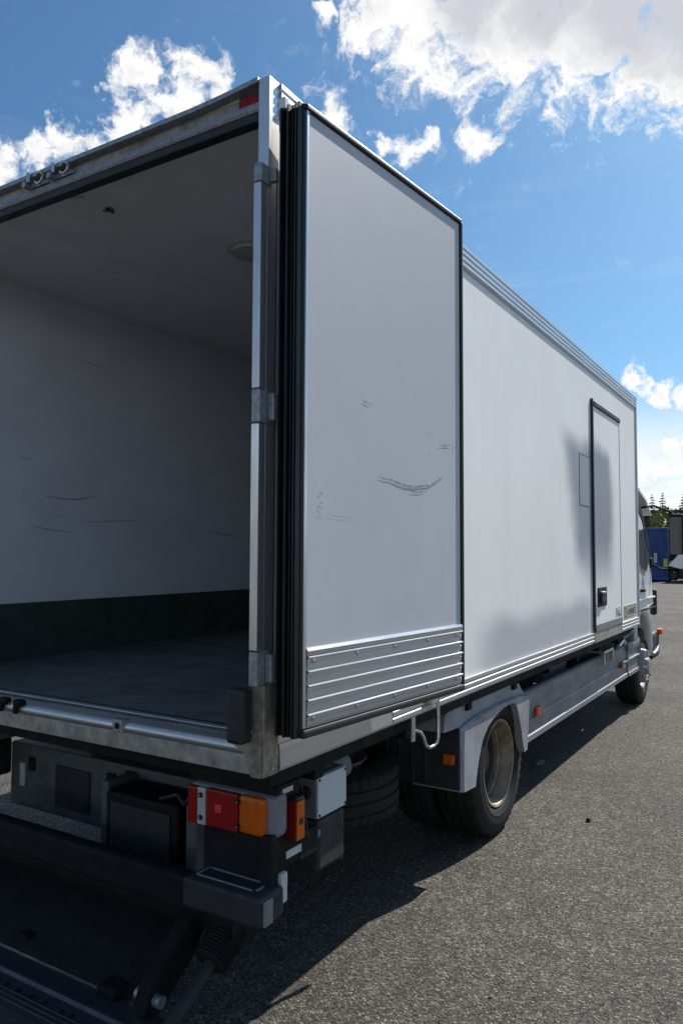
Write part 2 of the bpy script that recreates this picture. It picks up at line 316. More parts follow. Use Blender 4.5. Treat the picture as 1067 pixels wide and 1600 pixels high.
def copy_tree(o, parent=None):
    c = o.copy(); COL.objects.link(c)
    if parent is not None: c.parent = parent
    for ch in list(o.children): copy_tree(ch, c)
    return c
T = Matrix.Translation
def arc(cx, cz, r, a0, a1, n):
    return [(cx + r*math.cos(math.radians(a0 + (a1-a0)*i/n)), cz + r*math.sin(math.radians(a0 + (a1-a0)*i/n))) for i in range(n+1)]

# ------------------------------------------------------------------ ground
bm = bmesh.new(); g = 2500
bm.faces.new([bm.verts.new(p) for p in ((-g, -g, 0), (g, -g, 0), (g, g, 0), (-g, g, 0))])
tag(link('ground', bm, 'asphalt'), kind='structure')
def seam(pts, wd):
    bm = bmesh.new(); L = []; rnd = random.Random(len(pts))
    P = []
    for i in range(len(pts)-1):
        a = Vector(pts[i]); b = Vector(pts[i+1]); n = max(2, int((b-a).length/.35))
        for k in range(n): P.append(a.lerp(b, k/n) + Vector((rnd.uniform(-.03, .03), rnd.uniform(-.05, .05))))
    for p in P:
        h = wd*rnd.uniform(.35, 1.2)
        L.append((bm.verts.new((p.x, p.y-h, .004)), bm.verts.new((p.x, p.y+h, .004))))
    for i in range(len(L)-1): bm.faces.new((L[i][0], L[i+1][0], L[i+1][1], L[i][1]))
    return tag(link('tar_seam', bm, 'tar'), kind='structure')
seam([(-3, 12.6), (1.5, 12.2), (6, 12.4), (13, 11.8)], .035)
seam([(-6, 19.0), (2, 19.6), (14, 19.2)], .05)
seam([(-6, 31), (4, 30.2), (20, 31)], .07)

# ------------------------------------------------------------------ the truck
H, H0, L, W, XL = 3.363, .965, 6.36, 2.5, -2.5
HC, XI, FL = 3.292, -2.43, 1.075
truck = thing('box_truck', (-1.25, 3.2, 0), 'white box truck with its grey rear door folded open along the side', 'truck')
P_ = truck
# body shell
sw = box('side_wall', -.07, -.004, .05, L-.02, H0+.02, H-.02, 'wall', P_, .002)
box('side_wall', XL, XI, .05, L-.02, H0+.02, H-.02, 'interior', P_, .002)
box('roof', XL+.01, -.01, .03, L-.01, HC, H-.012, 'ceiling', P_, .01)
box('bulkhead', XI, -.07, L-.09, L-.021, FL-.02, HC, 'interior', P_, .002)
box('floor', XI, -.07, .06, L-.09, H0+.02, FL, 'floor', P_, .002)
box('kick_strip', XI-.001, XI+.012, .07, L-.09, FL, 1.402, 'kick', P_, .004)
box('kick_strip', -.082, -.069, .07, L-.09, FL, 1.402, 'kick', P_, .004)
# scuffs on the lining
def scuff(name, pts, wd, parent, m='ink', axis='x', at=0, M=None):
    bm = bmesh.new(); V = []
    n = len(pts)
    for i, (a, z) in enumerate(pts):
        h = wd*(.25 + .75*math.sin(math.pi*(i+.3)/(n-.4)))*random.uniform(.6, 1.2)
        V.append((bm.verts.new((at, a, z-h)), bm.verts.new((at, a, z+h))))
    for i in range(n-1): bm.faces.new((V[i][0], V[i+1][0], V[i+1][1], V[i][1]))
    return link(name, bm, m, parent, None, None, M)
MT['scuff_in'] = mat('lining_scuff', (.50, .52, .55), .6, 0, .5, 120)
for pts, wd in ((((.95, 2.045), (1.1, 2.037), (1.2, 2.04), (1.36, 2.075)), .006), (((.88, 1.86), (1.0, 1.84), (1.16, 1.828)), .005), (((1.22, 1.9), (1.4, 1.905), (1.6, 1.92), (1.75, 1.93)), .004),
                (((2.4, 1.875), (2.6, 1.85), (2.8, 1.833)), .006), (((.78, 2.265), (.84, 2.26)), .006), (((1.2, 2.94), (1.4, 2.93)), .004), (((1.0, 1.93), (1.12, 1.92)), .003)):
    scuff('scuff_mark', pts, wd, P_, 'scuff_in', at=XI+.002)

# side rails: fluted extrusions along the top and the foot of the wall
def fluted(z0, z1, n, d=.008):
    pr = [(-.03, z0), (-.03, z1)]
    out = []
    st = (z1-z0)/n
    for i in range(n):
        a = z1 - i*st
        out += [(d, a-.003), (d, a-st*.62), (d-.008, a-st*.72), (d-.008, a-st*.93)]
    out += [(d-.004, z0)]
    return pr + out
prism('top_rail', fluted(3.235, H, 4, .010), 'y', .06, L, 'alu_h', P_, 0)
for k in range(26):
    yy = 2.4 + k*.155
    box('roof_clip', -.02, .0, yy, yy+.02, H-.004, H+.006+random.random()*.004, 'dark_plastic', P_, .002)
prism('bottom_rail', fluted(H0, 1.055, 3, .010), 'y', .90, 4.44, 'alu_h', P_, 0)
prism('bottom_rail', fluted(H0, 1.055, 3, .010), 'y', 5.52, L, 'alu_h', P_, 0)
prism('bottom_rail', [(-.03, H0), (-.03, 1.055), (.004, 1.055), (.006, 1.04), (.008, .975), (.004, H0)], 'y', .085, .897, 'alu_h', P_, 0)
box('front_corner_strip', -.03, .012, L-.012, L+.012, H0-.01, H+.004, 'alu', P_, .006)
box('subframe', -2.45, -.05, .1, L-.02, .89, H0+.018, 'chassis', P_, .004)

# side door with frame, handle and hatch outline
YD0, YD1, ZD0, ZD1 = 4.45, 5.50, 1.085, 2.985
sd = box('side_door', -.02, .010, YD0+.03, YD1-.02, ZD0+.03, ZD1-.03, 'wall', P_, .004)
box('frame', -.03, .016, YD0, YD0+.035, ZD0-.02, ZD1+.03, 'rubber', sd, .004)
box('frame', -.03, .012, YD1-.018, YD1, ZD0, ZD1, 'grey_plastic', sd, .004)
box('frame', -.03, .022, YD0+.035, YD1, ZD1-.03, ZD1+.012, 'dark_plastic', sd, .006)
box('threshold', -.03, .018, YD0+.035, YD1, ZD0-.03, ZD0+.03, 'grey_plastic', sd, .004)
box('sill_plate', -.03, .012, YD0, YD1, H0, ZD0-.031, 'alu_old', sd, .003)
hd = box('handle_recess', .006, .020, 4.56, 4.86, 1.255, 1.42, 'black', sd, .01)
box('handle_bar', .018, .04, 4.60, 4.74, 1.29, 1.375, 'dark_plastic', hd, .01)
box('handle_grip', .022, .046, 4.61, 4.72, 1.368, 1.386, 'chrome', hd, .004)
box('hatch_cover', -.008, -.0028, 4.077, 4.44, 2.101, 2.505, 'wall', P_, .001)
for (a, b_, c, d_) in ((4.07, 4.44, 2.505, 2.511), (4.07, 4.44, 2.095, 2.101), (4.07, 4.077, 2.101, 2.505)):
    box('hatch_edge', -.006, -.001, a, b_, c, d_, 'grey_plastic', P_, 0)
st = box('sticker', .008, .0115, 5.24, 5.47, 1.125, 1.215, 'label', sd, 0)
for k in range(3):
    box('print', .0112, .0125, 5.26+.05*k, 5.285+.05*k, 1.14, 1.2-.012*k, 'ink', st, 0)
box('print', .0112, .0125, 5.34, 5.45, 1.133, 1.148, 'ink_red', st, 0)
# builder's plate with lettering
pl = box('maker_plate', -.006, .001, 5.66, 6.27, 1.075, 1.205, 'beige_label', P_, 0)
box('print', .0006, .0022, 5.69, 5.76, 1.165, 1.19, 'ink_red', pl, 0)
box('print', .0006, .0022, 5.69, 5.76, 1.12, 1.155, 'grey_plastic', pl, 0)
box('print', .0006, .0022, 5.69, 5.76, 1.085, 1.11, 'ink_red', pl, 0)
box('print', .0006, .0022, 5.80, 6.18, 1.186, 1.192, 'ink', pl, 0)
box('print', .0006, .0022, 5.80, 6.10, 1.085, 1.091, 'ink', pl, 0)
def lettering(txt, size, y, z, x, m, parent, M=None):
    cu = bpy.data.curves.new('t', 'FONT'); cu.body = txt; cu.size = size; cu.extrude = .0006
    to = bpy.data.objects.new('t', cu); COL.objects.link(to)
    bpy.context.view_layer.update()
    dg = bpy.context.evaluated_depsgraph_get(); me = bpy.data.meshes.new_from_object(to.evaluated_get(dg))
    bpy.data.objects.remove(to)
    me.name = 'lettering'; me.transform(M if M is not None else Matrix(((0, 0, 1, x), (1, 0, 0, y), (0, 1, 0, z), (0, 0, 0, 1))))
    me.materials.clear(); me.materials.append(MT[m]); o = bpy.data.objects.new('lettering', me); COL.objects.link(o); put(o, parent); return o
lettering('LAMBERET', .088, 5.79, 1.107, .0022, 'ink', pl)

# rear frame -----------------------------------------------------------
box('rear_post', -.046, 0, 0, .06, 3.037, H, 'alu_post', P_, .002)
box('rear_post', -.046, -.004, .0, .06, 1.08, 3.037, 'alu_post', P_, .002)
box('rear_post', XL, XL+.07, 0, .06, H0, H, 'alu_post', P_, .003)
for z0, z1 in ((1.381, 2.140), (2.257, 2.968)):
    box('hinge_profile', -.031, 0, -.043, -.001, z0, z1, 'alu_post', P_, .004)
for z0, z1 in ((2.970, 3.036), (2.142, 2.255), (1.265, 1.379)):
    hb = box('hinge', -.030, .004, -.045, .022, z0, z1, 'galv', P_, .005)
    box('hinge_leaf', .0045, .030, .0, .022, z0+.01, z1-.01, 'galv', hb, .004)
# corner casting at the foot of the post
box('corner_bracket', -.044, .006, -.004, .078, H0-.004, 1.265, 'steel_beige', P_, .004)
prism('corner_gusset', [(-.044, H0-.004), (-.002, H0-.004), (-.002, 1.12), (-.056, 1.10), (-.13, 1.065), (-.066, 1.03)], 'y', -.012, -.002, 'steel_beige', P_, .003)
tube('rivet', [(.004, .062, 1.035), (.0095, .062, 1.035)], .006, 'chrome', P_, 8)
tube('rivet', [(.004, .045, .985), (.0095, .045, .985)], .006, 'chrome', P_, 8)
box('rubber_buffer', -.105, -.034, -.07, -.012, 1.075, 1.257, 'rubber', P_, .014)
# header across the top: lip, trough, ledge, seal
def lip(a, b_):
    bm = bmesh.new(); n = 24; A = []
    for i in range(n+1):
        x = a + (b_-a)*i/n; s = max(0, 1-(b_-x)/.32); dz = .010*s*s - .006*(1-s)
        A.append([bm.verts.new((x, y, z+dz)) for (y, z) in ((-.006, H-.004), (-.006, H-.022), (.01, H-.026), (.06, H-.016), (.06, H-.002))])
    for i in range(n):
        for k in range(5): bm.faces.new((A[i][k], A[i][(k+1) % 5], A[i+1][(k+1) % 5], A[i+1][k]))
    bm.faces.new(A[0][::-1]); bm.faces.new(A[-1])
    return link('gutter_lip', bm, 'galv', hdr, 40)
hdr = box('header', XL+.07, -.047, .028, .07, 3.262, H-.03, 'alu_old', P_, .002)
lip(XL+.07, -.046)
prism('ledge', [(-.002, 3.262), (.004, 3.284), (.03, 3.292), (.03, 3.256), (.006, 3.250)], 'x', XL+.07, -.047, 'galv', hdr, .002)
box('seal', XL+.07, -.047, .004, .05, 3.216, 3.249, 'rubber', hdr, .006)
rl = box('marker_lamp', -.142, -.058, .016, .027, 3.290, 3.330, 'red', P_, .008, 'red marker lamp in the roof header')
box('lamp_base', -.15, -.048, .018, .036, 3.284, 3.335, 'dark_plastic', rl, .004)
for x0 in (-1.33, -1.165):
    lk = box('lock_keeper', x0, x0+.135, .004, .03, 3.292, 3.302, 'chrome', P_, .003)
    tube('pin', [(x0+.02, -.03, 3.297), (x0+.02, .02, 3.297)], .014, 'galv', lk, 12)
    tube('bolt', [(x0+.03, -.012, 3.31), (x0+.03, -.012, 3.352)], .010, 'chrome', lk, 10)
    bm = bmesh.new()
    addtube(bm, [(x0+.095 + .026*math.cos(t), -.01, 3.318 + .024*math.sin(t)) for t in [math.radians(-150+20*i) for i in range(16)]], .006, 8)
    link('ring', bm, 'chrome', lk, 60)
# sill: rear face, rounded nosing, threshold plate
sill = prism('rear_sill', [(.0, H0), (0, 1.03), (.02, 1.035), (.06, 1.04), (.06, H0)], 'x', XL+.07, -.044, 'alu_old', P_, .002)
prism('nosing', [(-.012+.02*(1-math.cos(t)), 1.048+.022*math.sin(t)) for t in [math.radians(-80+20*i) for i in range(9)]] + [(.10, 1.072), (.10, 1.036), (.004, 1.032)], 'x', XL+.07, -.045, 'alu_h', sill, 0, 40)
box('floor_seam', XI, -.07, .128, .150, FL-.001, FL+.004, 'rubber', sill, .002)
box('threshold_plate', XI, -.07, .0995, .128, FL-.012, FL+.003, 'alu_h', sill, .002)
nb = box('latch_block', -.70, -.645, -.02, .02, 1.032, 1.078, 'galv', sill, .004)
tube('latch_hole', [(-.672, -.0225, 1.055), (-.672, -.0195, 1.055)], .012, 'black', nb, 10)
for xx in (-1.40, -1.30):
    box('lock_claw', xx, xx+.05, -.024, .01, 1.06, 1.088, 'black', sill, .008)
    box('lock_claw', xx+.008, xx+.03, -.03, -.012, 1.03, 1.065, 'black', sill, .005)
# ceiling fittings
bmx = bmesh.new()
for k in range(1):
    pr = [(0.0, .13), (.012, .128), (.022, .11), (.03, .06), (.032, 0)]
lm = lathe('ceiling_lamp', [(0, .135), (.016, .133), (.02, .118), (.034, .11), (.042, .07), (.045, 0)], 'clearlens', P_, 32, M=T((-.88, 1.02, HC)) @ Matrix.Rotation(math.radians(90), 4, 'Y'))
bmx.free()
box('ceiling_fitting', -1.20, -1.14, .305, .325, HC-.010, HC, 'grey_plastic', P_, .004)
box('ceiling_fitting', -1.165, -1.157, .295, .34, HC-.016, HC, 'dark_plastic', P_, .004)
tube('ceiling_rod', [(-1.25, .10, HC-.012), (-1.15, .17, HC-.012)], .006, 'label', P_, 8)

# open rear door --------------------------------------------------------
th = math.atan(.082)
DM = Matrix(((math.sin(th), math.cos(th), 0, .025), (math.cos(th), -math.sin(th), 0, .05), (0, 0, 1, 0), (0, 0, 0, 1)))   # local (u along, w out, z)
DW, DT, Z0, Z1 = 1.13, .10, 1.112, 3.236
dr = box('rear_door', .004, DW-.006, .008, DT-.006, Z0+.014, Z1-.012, 'door_panel', P_, .002, 'grey insulated rear door folded open against the side', DM)
box('inner_skin', .022, DW-.016, DT-.008, DT-.001, Z0+.2, Z1-.018, 'door_panel', dr, .003, None, DM)
# bulged edge roll next to the trim
box('edge_trim', .004, .019, DT-.02, DT+.004, Z0+.016, Z1-.014, 'alu_post', dr, .003, None, DM)
# ribbed rubber along the hinge edge
pr = [(.003, .0)]
nrib = 9
for i in range(nrib):
    a = i*(DT-.004)/nrib; b_ = (i+1)*(DT-.004)/nrib; dd = -.020 - .012*math.sin(i*1.9)
    pr += [(dd, a+.001), (dd, a+(b_-a)*.62), (-.006, a+(b_-a)*.72), (-.006, b_)]
pr += [(.003, DT-.002)]
prism('seal', pr, 'z', Z0-.012, Z1+.006, 'seal', dr, 0, None, None, DM)
box('seal', .0, DW, DT-.026, DT+.008, Z1-.013, Z1+.008, 'seal', dr, .006, None, DM)
box('seal', .0, DW, .0, DT-.028, Z1-.012, Z1+.0, 'alu_h', dr, .004, None, DM)
box('seal', DW-.012, DW+.008, DT-.03, DT+.008, Z0+.01, Z1-.004, 'seal', dr, .006, None, DM)
box('seal', -.002, DW+.006, DT-.03, DT+.012, Z0-.016, Z0+.013, 'seal', dr, .009, None, DM)
box('bracket', -.028, -.006, .002, .03, Z1+.004, Z1+.045, 'whitepaint', dr, .003, None, DM)
box('bracket', .01, .05, .004, .05, Z1+.009, Z1+.03, 'grey_plastic', dr, .003, None, DM)
# kick plate of five interlocked planks, riveted
zk0, zk1 = Z0+.016, 1.385
npk = 5; sp_ = (zk1-.02-zk0)/npk
for i in range(npk):
    a = zk0 + i*sp_; t_ = a+sp_
    pr = [(DT-.004, a), (DT+.001, a), (DT+.001, a+sp_*.10), (DT+.004, a+sp_*.16), (DT+.004, a+sp_*.48), (DT+.0055, a+sp_*.50), (DT+.0055, a+sp_*.53), (DT+.004, a+sp_*.55), (DT+.004, a+sp_*.74), (DT+.0115, a+sp_*.80), (DT+.0125, a+sp_*.87), (DT+.0115, a+sp_*.93), (DT+.003, a+sp_*.985), (DT-.004, a+sp_*.985)]
    prism('kick_plank', pr, 'x', .024, DW-.018, 'alu_h', dr, 0, None, None, DM)
prism('top_strip', [(DT-.004, zk1-.02), (DT+.008, zk1-.019), (DT+.010, zk1-.004), (DT+.004, zk1+.006), (DT-.004, zk1+.007)], 'x', .020, DW-.016, 'alu_h', dr, 0, None, None, DM)
bm = bmesh.new(); addtube(bm, [(0, 0, 0), (0, .004, 0), (0, .0055, 0)], [.0100, .0088, .004], 10); rv = link('rivet', bm, 'chrome', None, 40)
first = True
for (uu, zz) in [(.055+i*.252, zk0+sp_*4.62) for i in range(5)] + [(.055+i*.252, zk0+sp_*.62) for i in range(5)]:
    o = rv if first else rv.copy()
    if not first: COL.objects.link(o)
    first = False; o.parent = dr; o.matrix_local = DM @ T((uu, DT+.0042, zz))
# scrapes on the door skin
MT['scuff_dark'] = mat('black_scrape', (.09, .095, .10), .6, 0, 0, 90, col2=(.46, .47, .485), thr=(.40, .56))
def dsc(pts, wd, m='scuff_dark'):
    bm = bmesh.new(); V = []; n = len(pts)
    for i, (a, z) in enumerate(pts):
        h = wd*.62*(.2 + .8*math.sin(math.pi*(i+.3)/(n-.4)))
        V.append((bm.verts.new((a, DT+.0012, z-h)), bm.verts.new((a, DT+.0012, z+h))))
    for i in range(n-1): bm.faces.new((V[i][0], V[i+1][0], V[i+1][1], V[i][1]))
    link('scuff_mark', bm, m, dr, None, None, DM)
q0 = -.045
dsc([(.50+q0, 1.998), (.54+q0, 1.992), (.58+q0, 1.993), (.63+q0, 1.984), (.70+q0, 1.975), (.76+q0, 1.977), (.83+q0, 1.985), (.88+q0, 1.991), (.95+q0, 2.016), (1.0+q0, 2.04)], .008)
dsc([(.73+q0, 1.958), (.78+q0, 1.955), (.85+q0, 1.965)], .005)
dsc([(.34, 2.275), (.37, 2.27), (.41, 2.262)], .004); dsc([(.93, 2.172), (.98, 2.178), (1.02, 2.18)], .005); dsc([(1.05, 2.18), (1.08, 2.182)], .004)
dsc([(.80, 2.21), (.84, 2.208)], .002); dsc([(.80, 2.12), (.84, 2.122)], .002)
for zz in (1.91, 1.905, 1.895, 1.875, 1.86, 1.84, 1.82): dsc([(.085+random.uniform(0, .012), zz), (.095+random.uniform(0, .012), zz+.003)], .004, 'scuff_dark')
dsc([(.13, 1.84), (.2, 1.835), (.28, 1.833)], .0015)
# door holder hook below the rail
hk = tube('door_holder', [(.03, 1.31, 1.06), (.03, 1.312, .84), (.028, 1.30, .812), (.024, 1.275, .803), (.02, 1.24, .80), (.012, 1.215, .815), (.006, 1.205, .85), (0, 1.185, .88), (-.006, 1.15, .893), (-.01, 1.12, .90)], .009, 'chrome', P_, 10)
box('holder_plate', -.012, .0, 1.10, 1.135, .85, .965, 'chrome', hk, .003)
box('holder_clip', .012, .04, 1.22, 1.30, 1.0, 1.045, 'chrome', hk, .006)

# chassis ----------------------------------------------------------------
for xx in (-.86, -1.72):
    bm = bmesh.new(); addprism(bm, [(xx, .62), (xx+.08, .62), (xx+.08, .632), (xx+.012, .632), (xx+.012, .838), (xx+.08, .838), (xx+.08, .85), (xx, .85)], 'y', .74, 8.1)
    link('chassis_rail', bm, 'chassis', P_, 30)
for yy in (.78, 1.2, 2.1, 3.2, 4.3, 5.4): box('cross_member', -1.72, -.8, yy, yy+.07, .66, .80, 'chassis', P_, .006)
for yy in [.4+.75*i for i in range(8)]: box('floor_bearer', -2.44, -.06, yy, yy+.06, .845, .892, 'chassis', P_, .004)
YR, YF, RW = 2.49, 7.25, .4278
tube('rear_axle', [(-2.0, YR, RW), (-.5, YR, RW)], .075, 'chassis', P_, 16)
lathe('differential', [(-.2, 0), (-.18, .12), (-.08, .2), (.08, .2), (.18, .12), (.2, 0)], 'chassis', P_, 24, M=T((-1.25, YR, RW)))
for xx in (-.78, -1.72):
    bm = bmesh.new()
    for k in range(3): addbox(bm, xx, xx+.07, YR-.7+.12*k, YR+.7-.12*k, .56-.014*(k+1), .56-.014*k-.002)
    link('leaf_spring', bm, 'chassis', P_)
# wheels
def tyre_prof(wd, ro, ri):
    h = wd/2
    pr = [(-h*.62, ri), (-h*.9, ri+.03), (-h, ri+.085), (-h*.98, ro-.07), (-h*.90, ro-.022), (-h*.80, ro-.004)]
    x = -h*.80; g = [(-.44, .05), (0, .05), (.44, .05)]
    for c, gw in g:
        pr += [(h*c-gw*h, ro), (h*c-gw*h+.002, ro-.012), (h*c+gw*h-.002, ro-.012), (h*c+gw*h, ro)]
    pr += [(-a, r) for a, r in [(-h*.80, ro-.004), (-h*.90, ro-.022), (-h*.98, ro-.07), (-h, ro-.085*.0-.0 if False else ri+.085), (-h*.99, ri+.060), (-h*1.0, ri+.056), (-h*.985, ri+.052), (-h*.955, ri+.04), (-h*.93, ri+.034), (-h*.9, ri+.024), (-h*.62, ri)]]
    return pr
lug = {4: ((0, 1), .014), 5: ((0, 1), .012), 6: ((0, 1), .006), 17: ((0, 1), .006), 18: ((0, 1), .012), 19: ((0, 1), .014)}
def rear_wheel():
    # outer wheel of the pair: deep dish facing out (+x at 0)
    prof = [(-.005, .262), (0, .258), (-.004, .246), (-.035, .238), (-.06, .226), (-.085, .224), (-.092, .214), (-.115, .212)]
    wh = lathe('wheel', prof, 'rim', None, 64)
    lathe('wheel_disc', [(-.114, .2125), (-.118, .204), (-.185, .198), (-.20, .17), (-.20, .118), (-.17, .108), (-.11, .10), (-.095, .075), (-.09, 0)], 'rim_dark', wh, 64)
    lathe('tyre', tyre_prof(.265, RW, .252), 'tyre', wh, 192, M=T((-.118, 0, 0)), lug=lug)
    for k in range(8):
        t = 2*math.pi*k/8
        tube('wheel_nut', [(-.20, .165*math.cos(t), .165*math.sin(t)), (-.165, .165*math.cos(t), .165*math.sin(t))], .014, 'rim', wh, 6)
    lathe('inner_tyre', tyre_prof(.265, RW, .252), 'tyre', wh, 192, M=T((-.41, 0, 0)), lug=lug)
    return wh
rw = rear_wheel(); rw.parent = truck; rw.matrix_parent_inverse = T(-truck.location); rw.location = (-.10, YR, RW)
c = copy_tree(rw); c.location = (-2.40, YR, RW); c.rotation_euler = (0, 0, math.pi)
def front_wheel():
    prof = [(-.02, .262), (-.012, .258), (-.02, .246), (-.045, .235), (-.06, .222), (-.055, .205), (-.02, .192), (.02, .186), (.03, .178), (.03, .15), (.018, .143), (.02, .10), (.05, .095), (.065, .08), (.07, 0)]
    wh = lathe('wheel', prof, 'rim_front', None, 64)
    lathe('tyre', tyre_prof(.265, RW, .252), 'tyre', wh, 160, M=T((-.132, 0, 0)), lug=lug)
    for k in range(8):
        t = 2*math.pi*k/8
        tube('wheel_nut', [(.028, .163*math.cos(t), .163*math.sin(t)), (.06, .163*math.cos(t), .163*math.sin(t))], .014, 'chrome', wh, 6)
    return wh
fwl = front_wheel(); fwl.parent = truck; fwl.matrix_parent_inverse = T(-truck.location); fwl.location = (-.12, YF, RW)
c = copy_tree(fwl); c.location = (-2.38, YF, RW); c.rotation_euler = (0, 0, math.pi)
tube('front_axle', [(-2.2, YF, .40), (-.3, YF, .40)], .05, 'chassis', P_, 12)
# spare wheel lying flat in its carrier
sp = lathe('spare_wheel', [(-.005, .262), (0, .258), (-.004, .246), (-.03, .240), (-.15, .215), (-.165, .15), (-.10, .13), (-.045, .09), (-.04, 0)], 'rim', P_, 48, M=T((-.69, 1.37, .64)) @ Matrix.Rotation(math.radians(-90), 4, 'Y'))
lathe('tyre', tyre_prof(.265, RW, .252), 'tyre', sp, 192, M=T((-.69, 1.37, .50)) @ Matrix.Rotation(math.radians(-90), 4, 'Y'), lug=lug)
tube('carrier', [(-.42, .78, .74), (-.32, .86, .76), (-.30, .97, .75), (-.35, 1.06, .70)], .05, 'grey_plastic', sp, 12)

# rear mudguards ----------------------------------------------------------
def mudguard(side):
    sx = (lambda x: x) if side > 0 else (lambda x: -2.5-x)
    # outer outline and wheel arch in (y, z), walked from the rear foot over the top to the front foot
    outer = [(1.790, .437), (1.785, .55), (1.785, .68), (1.79, .765), (1.95, .79), (2.16, .806), (2.42, .808), (2.66, .803), (2.80, .795), (2.915, .775), (2.925, .74), (2.905, .64), (2.885, .54), (2.86, .436)]
    inner = [(1.968, .426), (1.985, .49), (2.017, .564), (2.076, .657), (2.156, .713), (2.24, .742), (2.40, .775), (2.52, .781), (2.62, .772), (2.67, .73), (2.70, .67), (2.737, .59), (2.765, .50), (2.795, .432)]
    bm = bmesh.new(); rows = []
    for (oy, oz), (iy, iz) in zip(outer, inner):
        ring = []
        for (x, y, z) in ((-.34, oy, oz), (-.062, oy, oz), (-.045, oy + (iy-oy)*.10, oz + (iz-oz)*.10), (-.045, iy, iz), (-.075, iy, iz), (-.34, iy + .012, iz-.004)):
            ring.append(bm.verts.new((sx(x), y, z)))
        rows.append(ring)
    for i in range(len(rows)-1):
        for k in range(5): bm.faces.new((rows[i][k], rows[i][k+1], rows[i+1][k+1], rows[i+1][k]))
    bm.faces.new(rows[0]); bm.faces.new(rows[-1][::-1])
    fd = link('mudguard', bm, 'fender', P_, 22)
    a, b_ = sorted((sx(-.36), sx(-.052)))
    # raised crown panel behind the arch lip
    bm = bmesh.new(); addprism(bm, [(1.62, .78), (1.64, .87), (1.80, .890), (2.1, .893), (2.45, .888), (2.74, .878), (2.80, .862), (2.895, .785), (2.895, .76), (2.45, .79), (1.8, .77)], 'x', *sorted((sx(-.5), sx(-.080)))); link('crown', bm, 'fender', fd, 35)
    mf = box('mud_flap', *sorted((sx(-.62), sx(-.055))), 1.765, 1.783, .45, .775, 'dark_plastic', fd, .008)
    ml = box('marker_lamp', *sorted((sx(-.140), sx(-.078))), 1.735, 1.764, .585, .640, 'amber', fd, .008)
    for k in range(4): box('rib', *sorted((sx(-.5+.08*k), sx(-.48+.08*k))), 1.755, 1.765, .47, .77, 'dark_plastic', fd, .004)
    return fd
mudguard(1); mudguard(-1)

# side skirts ------------------------------------------------------------
def skirt(side):
    X = (lambda x: x) if side > 0 else (lambda x: -2.5-x)
    pr = [(-.17, .765), (-.135, .765), (-.118, .752), (-.115, .70), (-.117, .60), (-.128, .592), (-.128, .575), (-.117, .565), (-.115, .475), (-.105, .468), (-.103, .432), (-.115, .425), (-.17, .425)]
    sk = prism('side_skirt', [(X(a), z) for a, z in pr], 'y', 3.03, 6.30, 'skirt', P_, 0)
    prism('end_panel', [(X(a+.012 if a > -.16 else a), z) for a, z in pr], 'y', 6.304, 6.84, 'skirt', sk, .004)
    prism('end_cap', [(X(a), z) for a, z in arc(-.16, .745, .075, 100, -10, 8)] + [(X(-.09), .70), (X(-.20), .70)], 'y', 6.25, 6.88, 'skirt', sk, 0, 40)
    a, b_ = sorted((X(-.120), X(-.085))); box('rib', a, b_, 5.95, 6.84, .595, .618, 'skirt', sk, .006)
    box('end_plate', *sorted((X(-.20), X(-.09))), 6.842, 6.87, .45, .70, 'skirt', sk, .01)
    for yy in (3.22, 6.0):
        box('marker_lamp', *sorted((X(-.118), X(-.092))), yy, yy+.125, .578 if yy < 4 else .555, .632 if yy < 4 else .595, 'amber', sk, .006)
    for yy in (3.2, 4.3, 5.4, 6.4): box('bracket', *sorted((X(-.8), X(-.16))), yy, yy+.04, .62, .66, 'chassis', sk, .003)
skirt(1); skirt(-1)
box('equipment_box', -.62, -.30, 4.05, 4.72, .66, .885, 'grey_plastic', P_, .012, 'grey equipment box behind the side skirt')
box('battery_box', -.75, -.28, 5.0, 5.75, .50, .84, 'dark_plastic', P_, .012)
cyl = tube('air_tank', [(-.48, 3.15, .70), (-.48, 3.95, .70)], .13, 'chassis', P_, 24)
tube('exhaust_silencer', [(-.52, 5.9, .48), (-.52, 6.35, .48)], .16, 'chassis', P_, 20)
sb = box('folding_step', -.30, -.06, 5.10, 5.45, .80, .825, 'chrome', P_, .004)
box('step_side', -.10, -.06, 5.09, 5.12, .70, .80, 'chrome', sb, .004); box('step_side', -.10, -.06, 5.43, 5.46, .70, .80, 'chrome', sb, .004)
tube('step_bar', [(-.08, 5.75, .80), (-.08, 5.95, .84), (-.08, 6.05, .80)], .02, 'chrome', sb, 8)
tube('filler_pipe', [(-.10, 5.95, .86), (-.08, 6.25, .90), (-.07, 6.32, .90)], .035, 'grey_plastic', P_, 12)
box('mounting_plate', -.14, -.04, 6.30, 6.52, .79, .955, 'grey_plastic', P_, .02)

